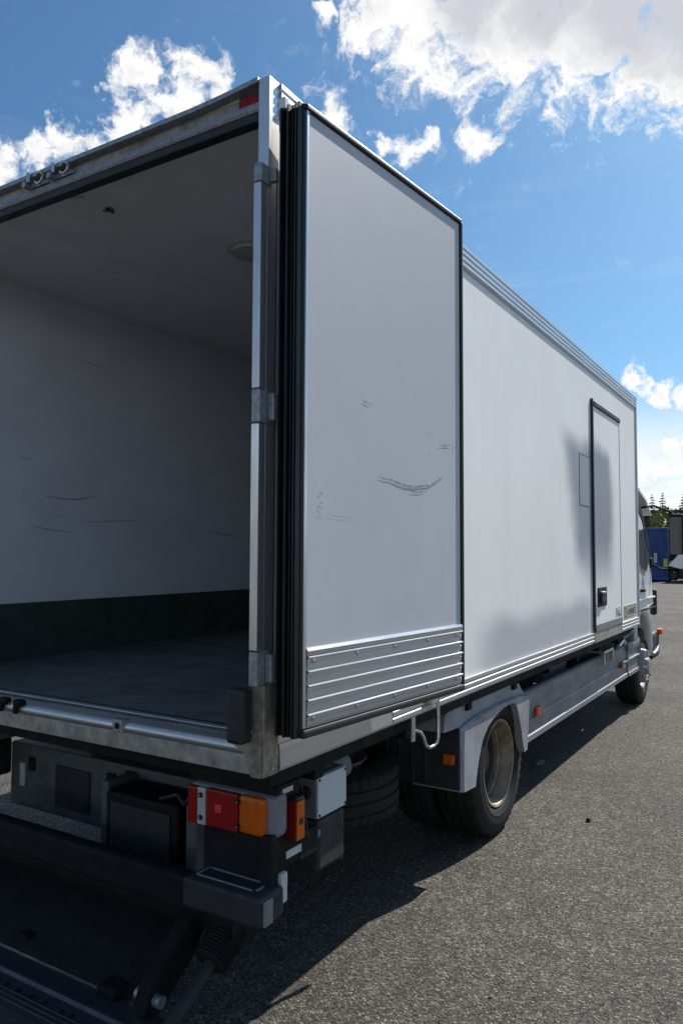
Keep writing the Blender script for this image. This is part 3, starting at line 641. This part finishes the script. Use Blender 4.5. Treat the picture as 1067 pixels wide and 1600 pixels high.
# tail lamps, step and lift carrier -------------------------------------
def tail(side):
    X = (lambda x: x) if side > 0 else (lambda x: -2.5-x)
    def bx(n, x0, x1, *a): 
        q0_, q1_ = sorted((X(x0), X(x1))); return box(n, q0_, q1_, *a)
    hs = bx('tail_lamp', -.425, -.036, .112, .20, .712, .862, 'grey_plastic', P_, .022)
    bx('lens', -.420, -.372, .094, .13, .716, .848, 'red', hs, .006)
    bx('lens', -.371, -.332, .092, .13, .718, .850, 'clearlens', hs, .004)
    bx('lens', -.331, -.182, .094, .13, .720, .852, 'red', hs, .006)
    bx('lens', -.181, -.066, .092, .13, .722, .855, 'amber', hs, .016)
    bx('reflector', -.285, -.255, .0905, .10, .775, .805, 'red_reflector', hs, .002)
    for xx, zz in ((-.352, .745), (-.352, .825), (-.180, .745), (-.180, .83)):
        tube('screw', [(X(xx), .094, zz), (X(xx), .086, zz)], .009, 'black', hs, 10); tube('screw', [(X(xx), .0865, zz), (X(xx), .084, zz)], .004, 'chrome', hs, 8)
    bx('lamp_bracket', -.44, -.04, .13, .16, .86, .892, 'black', hs, .006)
    pn = bx('back_plate', -.36, -.046, .118, .135, .56, .712, 'black', P_, .004)
    bx('side_plate', -.108, -.092, .136, .345, .565, .865, 'black', pn, .004)
    bx('side_plate', -.106, -.090, .346, .470, .56, .655, 'black', pn, .004)
    bx('post', -.080, -.034, .090, .134, .545, .735, 'black', pn, .01)
    bx('label_plate', -.093, -.0885, .26, .355, .595, .622, 'label', pn, 0)
    bx('label_plate', -.093, -.0905, .235, .30, .832, .850, 'label', pn, 0)
    # step box
    sp_b = bx('bumper_step', -.352, -.006, 0.0, .135, .468, .566, 'dark_plastic', P_, .012)
    bx('side_cover', -.006, .004, .012, .06, .474, .556, 'grey_plastic', sp_b, .004)
    bx('reflective_patch', -.036, -.018, .136, .17, .50, .60, 'label', sp_b, .003)
    bm = bmesh.new()
    for (x0, x1, y0, y1) in ((-.315, -.055, .108, .116), (-.325, -.075, .040, .048), (-.327, -.318, .045, .115), (-.066, -.055, .05, .112)):
        a, b2 = sorted((X(x0), X(x1))); addbox(bm, a, b2, y0, y1, .5645, .5705, .002, 1)
    link('tread_rim', bm, 'grey_plastic', sp_b, 40)
    # marker lamp on the side plate
    mk = bx('side_marker', -.112, -.056, .272, .335, .655, .815, 'rubber', P_, .014)
    bx('lens', -.106, -.053, .260, .274, .668, .803, 'red', mk, .004)
    bx('lens', -.0525, -.044, .262, .312, .666, .805, 'amber', mk, .003)
    bx('slot', -.0445, -.0425, .278, .298, .720, .742, 'dark_plastic', mk, 0)
    tube('gland', [(X(-.155), .455, .765), (X(-.155), .482, .765)], .026, 'rubber', mk, 14)
    jb = bx('junction_box', -.235, -.108, .478, .692, .668, .832, 'grey_plastic', P_, .006)
    bx('lid', -.109, -.098, .480, .690, .672, .828, 'lid', jb, .003)
    for yy in (.49, .68):
        for zz in (.682, .818): tube('screw', [(X(-.099), yy, zz), (X(-.0955), yy, zz)], .006, 'black', jb, 8)
    for yy in (.53, .63):
        bm = bmesh.new(); bmesh.ops.create_circle(bm, cap_ends=True, segments=24, radius=.034, matrix=T((X(-.17), yy, .8335))); link('round_label', bm, 'label', jb)
    lb = bx('lower_box', -.20, -.102, .485, .69, .46, .662, 'dark_plastic', P_, .018)
    bx('clip', -.115, -.098, .478, .50, .60, .63, 'grey_plastic', lb, .004)
    return hs
tail(1); tail(-1)
tube('cable', [(-.12, .30, .87), (-.14, .40, .84), (-.155, .46, .765)], .009, 'rubber', P_, 8)
tube('cable', [(-.09, .335, .70), (-.08, .38, .64), (-.12, .42, .70), (-.155, .46, .76)], .007, 'rubber', P_, 8)
for k in range(4):
    tube('cable', [(-.40+.05*k, .17, .87), (-.36+.04*k, .24, .84-.02*k), (-.28+.02*k, .36, .80-.03*k), (-.22, .47, .74-.03*k)], .006, 'rubber', P_, 8)
tube('cable', [(-.44, .15, .80), (-.55, .22, .72), (-.70, .34, .70), (-.86, .40, .64)], .010, 'rubber', P_, 8)
tube('cable', [(-.13, .66, .47), (-.14, .72, .44), (-.22, .80, .50), (-.35, .85, .62)], .008, 'rubber', P_, 8)
# lift carrier between the chassis rails
cr = box('lift_carrier', -2.16, -.45, .58, .70, .35, .68, 'chassis', P_, .01)
MT['carrier'] = mat('carrier_paint', (.10, .115, .115), .55, 0, .4, 12, .1, 60)
cr.data.materials[0] = MT['carrier']
for x0, x1, z0, z1, mm in ((-1.78, -1.52, .40, .61, 'dark_plastic'), (-2.0, -1.95, .55, .62, 'black'), (-1.40, -1.34, .56, .63, 'black'), (-1.27, -1.22, .42, .66, 'black'), (-1.02, -.98, .50, .60, 'black')):
    box('recess', x0, x1, .57, .582, z0, z1, mm, cr, .006)
box('label_plate', -2.07, -2.03, .572, .5795, .46, .58, 'label', cr, 0)
box('carrier_lug', -1.24, -1.19, .40, .58, .36, .66, 'carrier', cr, .012)
box('carrier_lug', -.66, -.60, .34, .58, .36, .70, 'carrier', cr, .012)
ap = prism('shade_plate', [(.33, .27), (.335, .285), (.02, .075), (.015, .06)], 'x', -1.86, -.62, 'black', P_, .002)  # dark plate added to give the deep shadow between the lift arms
box('shade_plate_rib', -1.30, -1.24, .03, .30, .10, .115, 'chassis', ap, .004, None)
hp = box('hydraulic_unit', -1.16, -.72, .36, .57, .36, .64, 'black', P_, .015)
box('cover', -1.12, -.76, .352, .362, .40, .60, 'dark_plastic', hp, .006)
for k in range(4): tube('hose', [(-1.1+.1*k, .36, .42), (-1.08+.1*k, .28, .36+.02*k), (-.9+.12*k, .27, .33), (-.66, .33, .34)], .011, 'rubber', hp, 8)
tube('torsion_tube', [(-2.25, .30, .30), (-.30, .30, .30)], .085, 'chassis', P_, 20)
box('underrun_beam', -2.05, -.36, .09, .16, .39, .52, 'chassis', P_, .02)
for xx in (-.50, -2.0):
    ar = prism('lift_arm', [(.36, .24), (.38, .34), (.22, .36), (-.02, .17), (-.06, .08), (.02, .05), (.20, .18)], 'x', xx-.03, xx+.03, 'chassis', P_, .006)
    tube('pivot_pin', [(xx-.06, .0, .11), (xx+.06, .0, .11)], .022, 'galv', ar, 12)
for xx in (-.36, -2.14):
    cy = tube('lift_cylinder', [(xx, .42, .36), (xx, .17, .205)], .030, 'chassis', P_, 16)
    pts = []; rr = []
    for i in range(25):
        t = i/24; pts.append((xx, .29-.13*t, .282-.082*t)); rr.append(.058 + (.012 if i % 2 else 0))
    tube('bellows', pts, rr, 'rubber', cy, 18)
    tube('piston_rod', [(xx, .17, .20), (xx, -.05, .07)], .026, 'dark_plastic', cy, 14)
    tube('hose', [(xx-.05, .45, .40), (xx-.06, .30, .36), (xx-.07, .20, .26), (xx-.06, .16, .2)], .010, 'rubber', cy, 8)
    tube('stay_rod', [(xx-.075, .33, .36), (xx-.085, .24, .31)], .004, 'chrome', cy, 8)
# lowered lift platform lying behind the truck
pf = prism('lift_platform', [(.03, .012), (.03, .045), (.0, .058), (-.09, .062), (-.10, .075), (-.115, .075), (-.125, .063), (-.24, .064), (-1.75, .03), (-1.78, .006), (.0, .004)], 'x', -2.38, -.12, 'platform', P_, .002)
MT['tread'] = mat('tread_plate', (.09, .094, .10), .5, .7, .3, 20, .6, 260)
box('tread_plate', -2.34, -.16, -1.6, -.26, .030, .0655, 'tread', pf, .003)
for k in range(22):
    bm = bmesh.new(); bmesh.ops.create_circle(bm, cap_ends=True, segments=12, radius=.012, matrix=T((-2.28+.075*k+ (.02 if k % 5 == 0 else 0), -.17, .0655))); link('drain_hole', bm, 'black', pf)
for xx in (-.70, -1.9): box('platform_hinge', xx-.05, xx+.05, -.03, .05, .03, .10, 'chassis', pf, .012)
for k in range(3): box('ridge', -2.36, -.14, -.19-.022*k, -.183-.022*k, .062, .0675, 'platform', pf, .002)

# cab -------------------------------------------------------------------
XC = -.11
cabp = [(6.55, 1.0), (6.55, 2.40), (6.62, 2.52), (6.95, 2.60), (7.30, 2.48), (7.62, 2.26), (8.02, 1.72), (8.22, 1.22), (8.30, .75), (8.27, .46), (7.82, .43), (7.76, .62), (7.66, .84), (7.48, .98), (7.25, 1.03), (7.02, .98), (6.86, .86), (6.78, 1.0)]
bm = bmesh.new()
def cabx(y, z):    # sides lean in towards the roof and round off at the front
    lean = max(0, z-1.30)*.075; fr = max(0, (y-7.75))
    fy = 7.95 + (2.3-z)*.0
    return XC - lean - fr*fr*.55
R_ = [bm.verts.new((cabx(y, z), y, z)) for y, z in cabp]; Lq = [bm.verts.new((-2.5-cabx(y, z), y, z)) for y, z in cabp]
n = len(cabp)
for i in range(n): bm.faces.new((R_[i], R_[(i+1) % n], Lq[(i+1) % n], Lq[i]))
bm.faces.new(R_[::-1]); bm.faces.new(Lq)
bmesh.ops.recalc_face_normals(bm, faces=bm.faces[:])
bmesh.ops.bevel(bm, geom=[e for e in bm.edges if len(set(round(v.co.x < -1.25) for v in e.verts)) == 1], offset=.05, segments=3, affect='EDGES', profile=.5)
cab = link('cab', bm, 'whitepaint', P_, 40, 'white rounded cab with dark side window')
def cabplate(name, pts, d, m, parent, bev=.004):
    bm = bmesh.new(); A = [bm.verts.new((cabx(y, z)+d, y, z)) for y, z in pts]; B = [bm.verts.new((cabx(y, z)-.03, y, z)) for y, z in pts]
    k = len(pts)
    for i in range(k): bm.faces.new((A[i], A[(i+1) % k], B[(i+1) % k], B[i]))
    bm.faces.new(A[::-1]); bm.faces.new(B); return link(name, bm, m, parent, None)
dw = cabplate('door', [(6.72, 1.08), (6.72, 2.30), (7.30, 2.30), (7.56, 2.16), (7.93, 1.66), (8.02, 1.20), (7.90, 1.10), (7.4, 1.08)], .006, 'whitepaint', cab)
wn = cabplate('side_window', [(6.80, 1.62), (6.80, 2.20), (7.28, 2.20), (7.48, 2.10), (7.80, 1.66), (7.5, 1.50), (7.1, 1.56)], .010, 'glass', cab)
cabplate('pillar_strip', [(7.38, 2.30), (7.58, 2.20), (7.97, 1.68), (7.90, 1.58), (7.84, 1.66), (7.52, 2.10), (7.34, 2.22)], .014, 'black', cab)
cabplate('roof_flare', [(6.60, 2.38), (6.95, 2.38), (7.28, 2.31), (7.28, 2.29), (6.60, 2.33)], .02, 'black', cab)
box('door_handle', XC-.01, XC+.03, 7.10, 7.25, 1.27, 1.305, 'black', cab, .01)
box('body_crease', XC-.01, XC+.012, 6.62, 7.95, 1.17, 1.195, 'whitepaint', cab, .008)
box('panel_gap', XC-.01, XC+.009, 6.60, 8.05, 1.055, 1.065, 'black', cab, .001)
ws = prism('windscreen', [(7.66, 2.20), (8.03, 1.70), (8.05, 1.72), (7.69, 2.22)], 'x', -2.20, -.30, 'glass', cab)
prism('sun_visor', [(7.30, 2.44), (7.75, 2.34), (8.06, 2.18), (8.07, 2.205), (7.76, 2.38), (7.32, 2.48)], 'x', -2.33, -.15, 'whitepaint', cab, .006)
box('roof_antenna', -.30, -.27, 7.45, 7.58, 2.42, 2.50, 'black', cab, .008)
box('corner_air_dam', -.18, -.105, 8.02, 8.13, .95, 1.27, 'dark_plastic', cab, .025)
bp_ = box('bumper_corner', -.30, -.115, 7.80, 8.30, .42, .74, 'dark_plastic', cab, .04)
box('turn_lamp', -.13, -.070, 8.16, 8.30, .70, .77, 'amber', cab, .012)
tube('step_edge', [(-.112, 7.80, .50), (-.105, 8.0, .52), (-.12, 8.18, .56)], .018, 'label', cab, 10)
box('grille_panel', -2.2, -.3, 8.26, 8.33, .8, 1.3, 'dark_plastic', cab, .02)
box('headlamp', -.55, -.26, 8.24, 8.32, .55, .72, 'clearlens', cab, .03)
mr = box('mirror', .05, .225, 8.02, 8.12, 1.62, 2.20, 'black', cab, .03)
box('mirror_glass', .068, .207, 8.012, 8.0195, 1.70, 2.16, 'mirror', mr, .002)
prism('lower_shell', [(.04, 1.56), (.16, 1.70), (.215, 1.70), (.225, 1.56), (.20, 1.52)], 'y', 8.0, 8.10, 'whitepaint', mr, .012)
tube('mirror_arm', [(-.16, 7.93, 1.60), (-.10, 7.96, 1.56), (-.05, 8.0, 1.52), (.06, 8.05, 1.515), (.14, 8.06, 1.54)], .014, 'black', mr, 10)
tube('mirror_arm', [(-.26, 7.75, 2.26), (-.10, 7.95, 2.30), (.08, 8.06, 2.22), (.12, 8.07, 2.16)], .014, 'black', mr, 10)
box('arm_foot', -.20, -.12, 7.86, 7.97, 1.53, 1.66, 'black', mr, .02)

# ------------------------------------------------------------------ background
def container(x0, x1, y0, dep, h, label, extras=()):
    t = thing('blue_container', ((x0+x1)/2, y0+dep/2, 0), label, 'container', 'blue containers across the yard')
    bm = bmesh.new(); pts = []; n = int((x1-x0)/.28); xs = [x0+.08+(x1-x0-.16)*i/(n*2) for i in range(n*2+1)]
    pr = [(x, y0+(.06 if (i//1) % 2 else 0)) for i, x in enumerate(xs)] + [(x1-.08, y0+dep-.05), (x0+.08, y0+dep-.05)]
    addprism(bm, pr, 'z', .16, h-.12); link('wall', bm, 'bluecont', t, 20)
    for xx in (x0, x1-.14): box('corner_post', xx, xx+.14, y0-.03, y0+.12, .1, h, 'bluecont', t, .01)
    box('bottom_rail', x0, x1, y0-.035, y0+.10, .08, .24, 'bluecont', t, .01); box('top_rail', x0, x1, y0-.035, y0+.10, h-.16, h-.0, 'bluecont', t, .01)
    box('roof', x0+.02, x1-.02, y0+.08, y0+dep, h-.1, h+.01, 'pale_roof', t, .01)
    for (a, b_, c, d_, m_) in extras: box('sign_plate', a, b_, y0-.06, y0-.036, c, d_, m_, t, .004)
    return t
YB = 48.0
container(-9.9, -5.98, YB, 6, 3.3, 'blue container with a small white label right beside the truck cab', ((-6.8, -6.62, 1.15, 1.75, 'label'), (-6.26, -6.02, .9, 1.4, 'yellow')))
container(-5.15, -1.2, YB-.3, 6, 3.45, 'blue container at the right edge, tallest in the row')
container(-.6, 3.6, YB+.2, 6, 3.3, 'blue container beyond the right edge of the row')
container(-14.6, -10.4, YB+.1, 6, 3.2, 'blue container hidden behind the truck box')
# scrap heap in the gap
def heap(name, cx, cy, rx, ry, h, m, label, cat, seed):
    rnd = random.Random(seed); t = thing(name, (cx, cy, 0), label, cat)
    for k in range(26):
        a = rnd.random()*6.28; r = rnd.random()**.6; x = cx+rx*r*math.cos(a); y = cy+ry*r*math.sin(a); zt = h*(1-r*.75)
        s = rnd.uniform(.18, .42); bm = bmesh.new(); bmesh.ops.create_icosphere(bm, subdivisions=1, radius=s)
        for v in bm.verts: v.co *= rnd.uniform(.6, 1.3)
        bm.transform(T((x, y, max(.1, zt*rnd.uniform(.3, 1)))) @ Matrix.Rotation(rnd.random()*3, 4, 'X')); link('lump', bm, m, t)
    return t
heap('scrap_heap', -5.5, YB+.9, .9, .9, 2.6, 'scrap', 'brown heap of scrap in the gap between two blue containers', 'scrap heap', 3)
# long dark shed
sh = thing('storage_shed', (2, 84, 0), 'long low shed with flat dark roof behind the containers', 'shed')
box('wall', -30, 34, 82, 94, 0, 5.6, 'shed', sh, .02)
box('roof', -31, 35, 80.5, 95, 5.62, 6.15, 'dark_roof', sh, .05)
for k in range(16): box('post', -29+4*k, -28.7+4*k, 80.8, 81.1, 0, 5.615, 'dark_roof', sh, .02)
bsh = box('lean_to_roof', -9, 8, 60, 66, 3.9, 4.02, 'pale_roof', None, .02); 
tag(bsh, 'pale flat canopy roof just above the blue containers', 'canopy')
for xx in (-8.8, -.5, 7.8):
    for yy in (60.2, 65.8): box('post', xx-.06, xx+.06, yy-.06, yy+.06, 0, 3.9, 'dark_roof', bsh, .01)
def foliage(bm, c, rx, rz, n, s, rnd, flat=.6):
    for k in range(n):
        while True:
            p = Vector((rnd.uniform(-1, 1), rnd.uniform(-1, 1), rnd.uniform(-1, 1)))
            if .25 < p.length < 1: break
        p = Vector((c[0]+p.x*rx, c[1]+p.y*rx, c[2]+p.z*rz)); d = Vector((rnd.gauss(0, 1), rnd.gauss(0, 1), rnd.gauss(0, 1))).normalized(); e = d.orthogonal().normalized(); ss = s*rnd.uniform(.5, 1.4)
        bm.faces.new([bm.verts.new(p+d*ss), bm.verts.new(p+e*ss*flat), bm.verts.new(p-d*ss), bm.verts.new(p-e*ss*flat)])
def bush(x, y, h, r, label, seed):
    rnd = random.Random(seed); t = thing('bush', (x, y, 0), label, 'bush', 'bushes behind the containers')
    bm = bmesh.new()
    for k in range(9):
        a = rnd.random()*6.28; foliage(bm, (x+r*.6*math.cos(a), y+r*.6*math.sin(a), h*rnd.uniform(.45, .8)), r*.45, h*.28, 240, .13, rnd)
    link('crown', bm, 'leaf', t)
    for k in range(3): tube('stem', [(x+.1*k, y, 0), (x+.3*(k-1), y+.1, h*.7)], [.06, .02], 'bark', t, 6)
bush(-7.4, 56, 4.9, 1.25, 'yellow green bush above the blue container beside the cab', 1)
bush(-5.9, 57.5, 4.3, .9, 'smaller green bush above the gap between containers', 2)
bush(-2.8, 57, 4.5, 1.2, 'green bush above the right hand blue container', 3)
def spruce(x, y, h, label, seed):
    rnd = random.Random(seed); t = thing('spruce_tree', (x, y, 0), label, 'tree', 'spruces on the skyline')
    tube('trunk', [(x, y, 0), (x, y, h*.5), (x, y, h*.97)], [.25, .16, .03], 'bark', t, 8)
    bm = bmesh.new(); lv = int(h*1.5)
    for i in range(lv):
        z = h*(.12+.88*i/lv); rad = (1-i/lv)**.85*h*.20*rnd.uniform(.75, 1.15)+.12
        for k in range(11):
            a = rnd.random()*6.28; rr = rad*rnd.uniform(.6, 1.15); tip = Vector((x+rr*math.cos(a), y+rr*math.sin(a), z-rr*.35)); q = Vector((-math.sin(a), math.cos(a), 0))*rr*.2
            b0 = Vector((x, y, z+.15)); mid = (b0+tip)/2
            bm.faces.new([bm.verts.new(p) for p in (b0, mid+q+Vector((0, 0, -.1)), tip, mid-q+Vector((0, 0, -.1)))])
            bm.faces.new([bm.verts.new(p) for p in (mid+Vector((0, 0, .1)), tip, mid+Vector((0, 0, -rr*.35)))])
    link('crown', bm, 'needle', t)
rs = random.Random(11)
sx = [(-31.0, 16.4, 'tall dark spruce just right of the truck cab'), (-28.8, 16.8, 'slender dark spruce right of the tall one beside the cab'), (-24.9, 16.6, 'dark spruce near the right edge above the shed roof'), (-23.4, 15.6, 'shorter dark spruce closest to the right edge'), (-32.6, 15.2, 'low dark spruce half hidden by the cab roof'), (-20.5, 17.0, 'dark spruce beyond the right edge of the skyline')]
for i, (x, h, lb) in enumerate(sx): spruce(x, 192+rs.uniform(-6, 6), h, lb, i)
# far wood as one mass
rnd = random.Random(9); bm = bmesh.new()
for k in range(520):
    a = math.radians(rnd.uniform(-75, 75)); dd = rnd.uniform(230, 300); x = dd*math.sin(a); y = dd*math.cos(a); h = rnd.uniform(8, 13)
    foliage(bm, (x, y, h*.5), h*.28, h*.5, 26, 1.5, rnd)
tag(link('wood', bm, 'needle'), 'dark wood along the horizon behind the yard', 'wood', kind='stuff')

# ------------------------------------------------------------------ loose stones and litter
rnd = random.Random(21); bm = bmesh.new()
for k in range(900):
    x = rnd.uniform(-1.2, 5); y = rnd.uniform(-1.2, 9); s = rnd.uniform(.0025, .006)*(2 if rnd.random() < .04 else 1)
    mm = T((x, y, s*.4)) @ Matrix.Rotation(rnd.random()*6, 4, 'Z') @ Matrix.Diagonal((rnd.uniform(.7, 1.4), rnd.uniform(.7, 1.3), rnd.uniform(.5, .9), 1))
    bmesh.ops.create_icosphere(bm, subdivisions=1, radius=s, matrix=mm)
tag(link('loose_gravel', bm, 'stone'), 'loose grit scattered over the asphalt beside the truck', 'gravel', kind='stuff')
def scrap(name, x, y, sx_, sy_, m, label, cat, seed):
    rnd = random.Random(seed); bm = bmesh.new(); n = 6; G = [[bm.verts.new((x+(i/n-.5)*sx_*rnd.uniform(.8, 1.1), y+(j/n-.5)*sy_*rnd.uniform(.8, 1.1), .006+rnd.uniform(0, .012))) for j in range(n+1)] for i in range(n+1)]
    for i in range(n):
        for j in range(n):
            if (i in (0, n-1) and j in (0, n-1)): continue
            bm.faces.new((G[i][j], G[i+1][j], G[i+1][j+1], G[i][j+1]))
    bmesh.ops.solidify(bm, geom=bm.faces[:], thickness=.002)
    return tag(link(name, bm, m), label, cat)
scrap('paper_scrap', -.36, 4.15, .06, .16, 'litter', 'crumpled pale scrap lying in the shadow under the side skirt', 'litter', 4)
bm = bmesh.new(); bmesh.ops.create_icosphere(bm, subdivisions=2, radius=.017)
for v in bm.verts: v.co *= random.uniform(.7, 1.15)
bm.transform(T((.30, 3.0, .010))); tag(link('pebble', bm, 'tar', None, 60), 'single dark pebble on the sunlit asphalt right of the rear wheel', 'pebble')
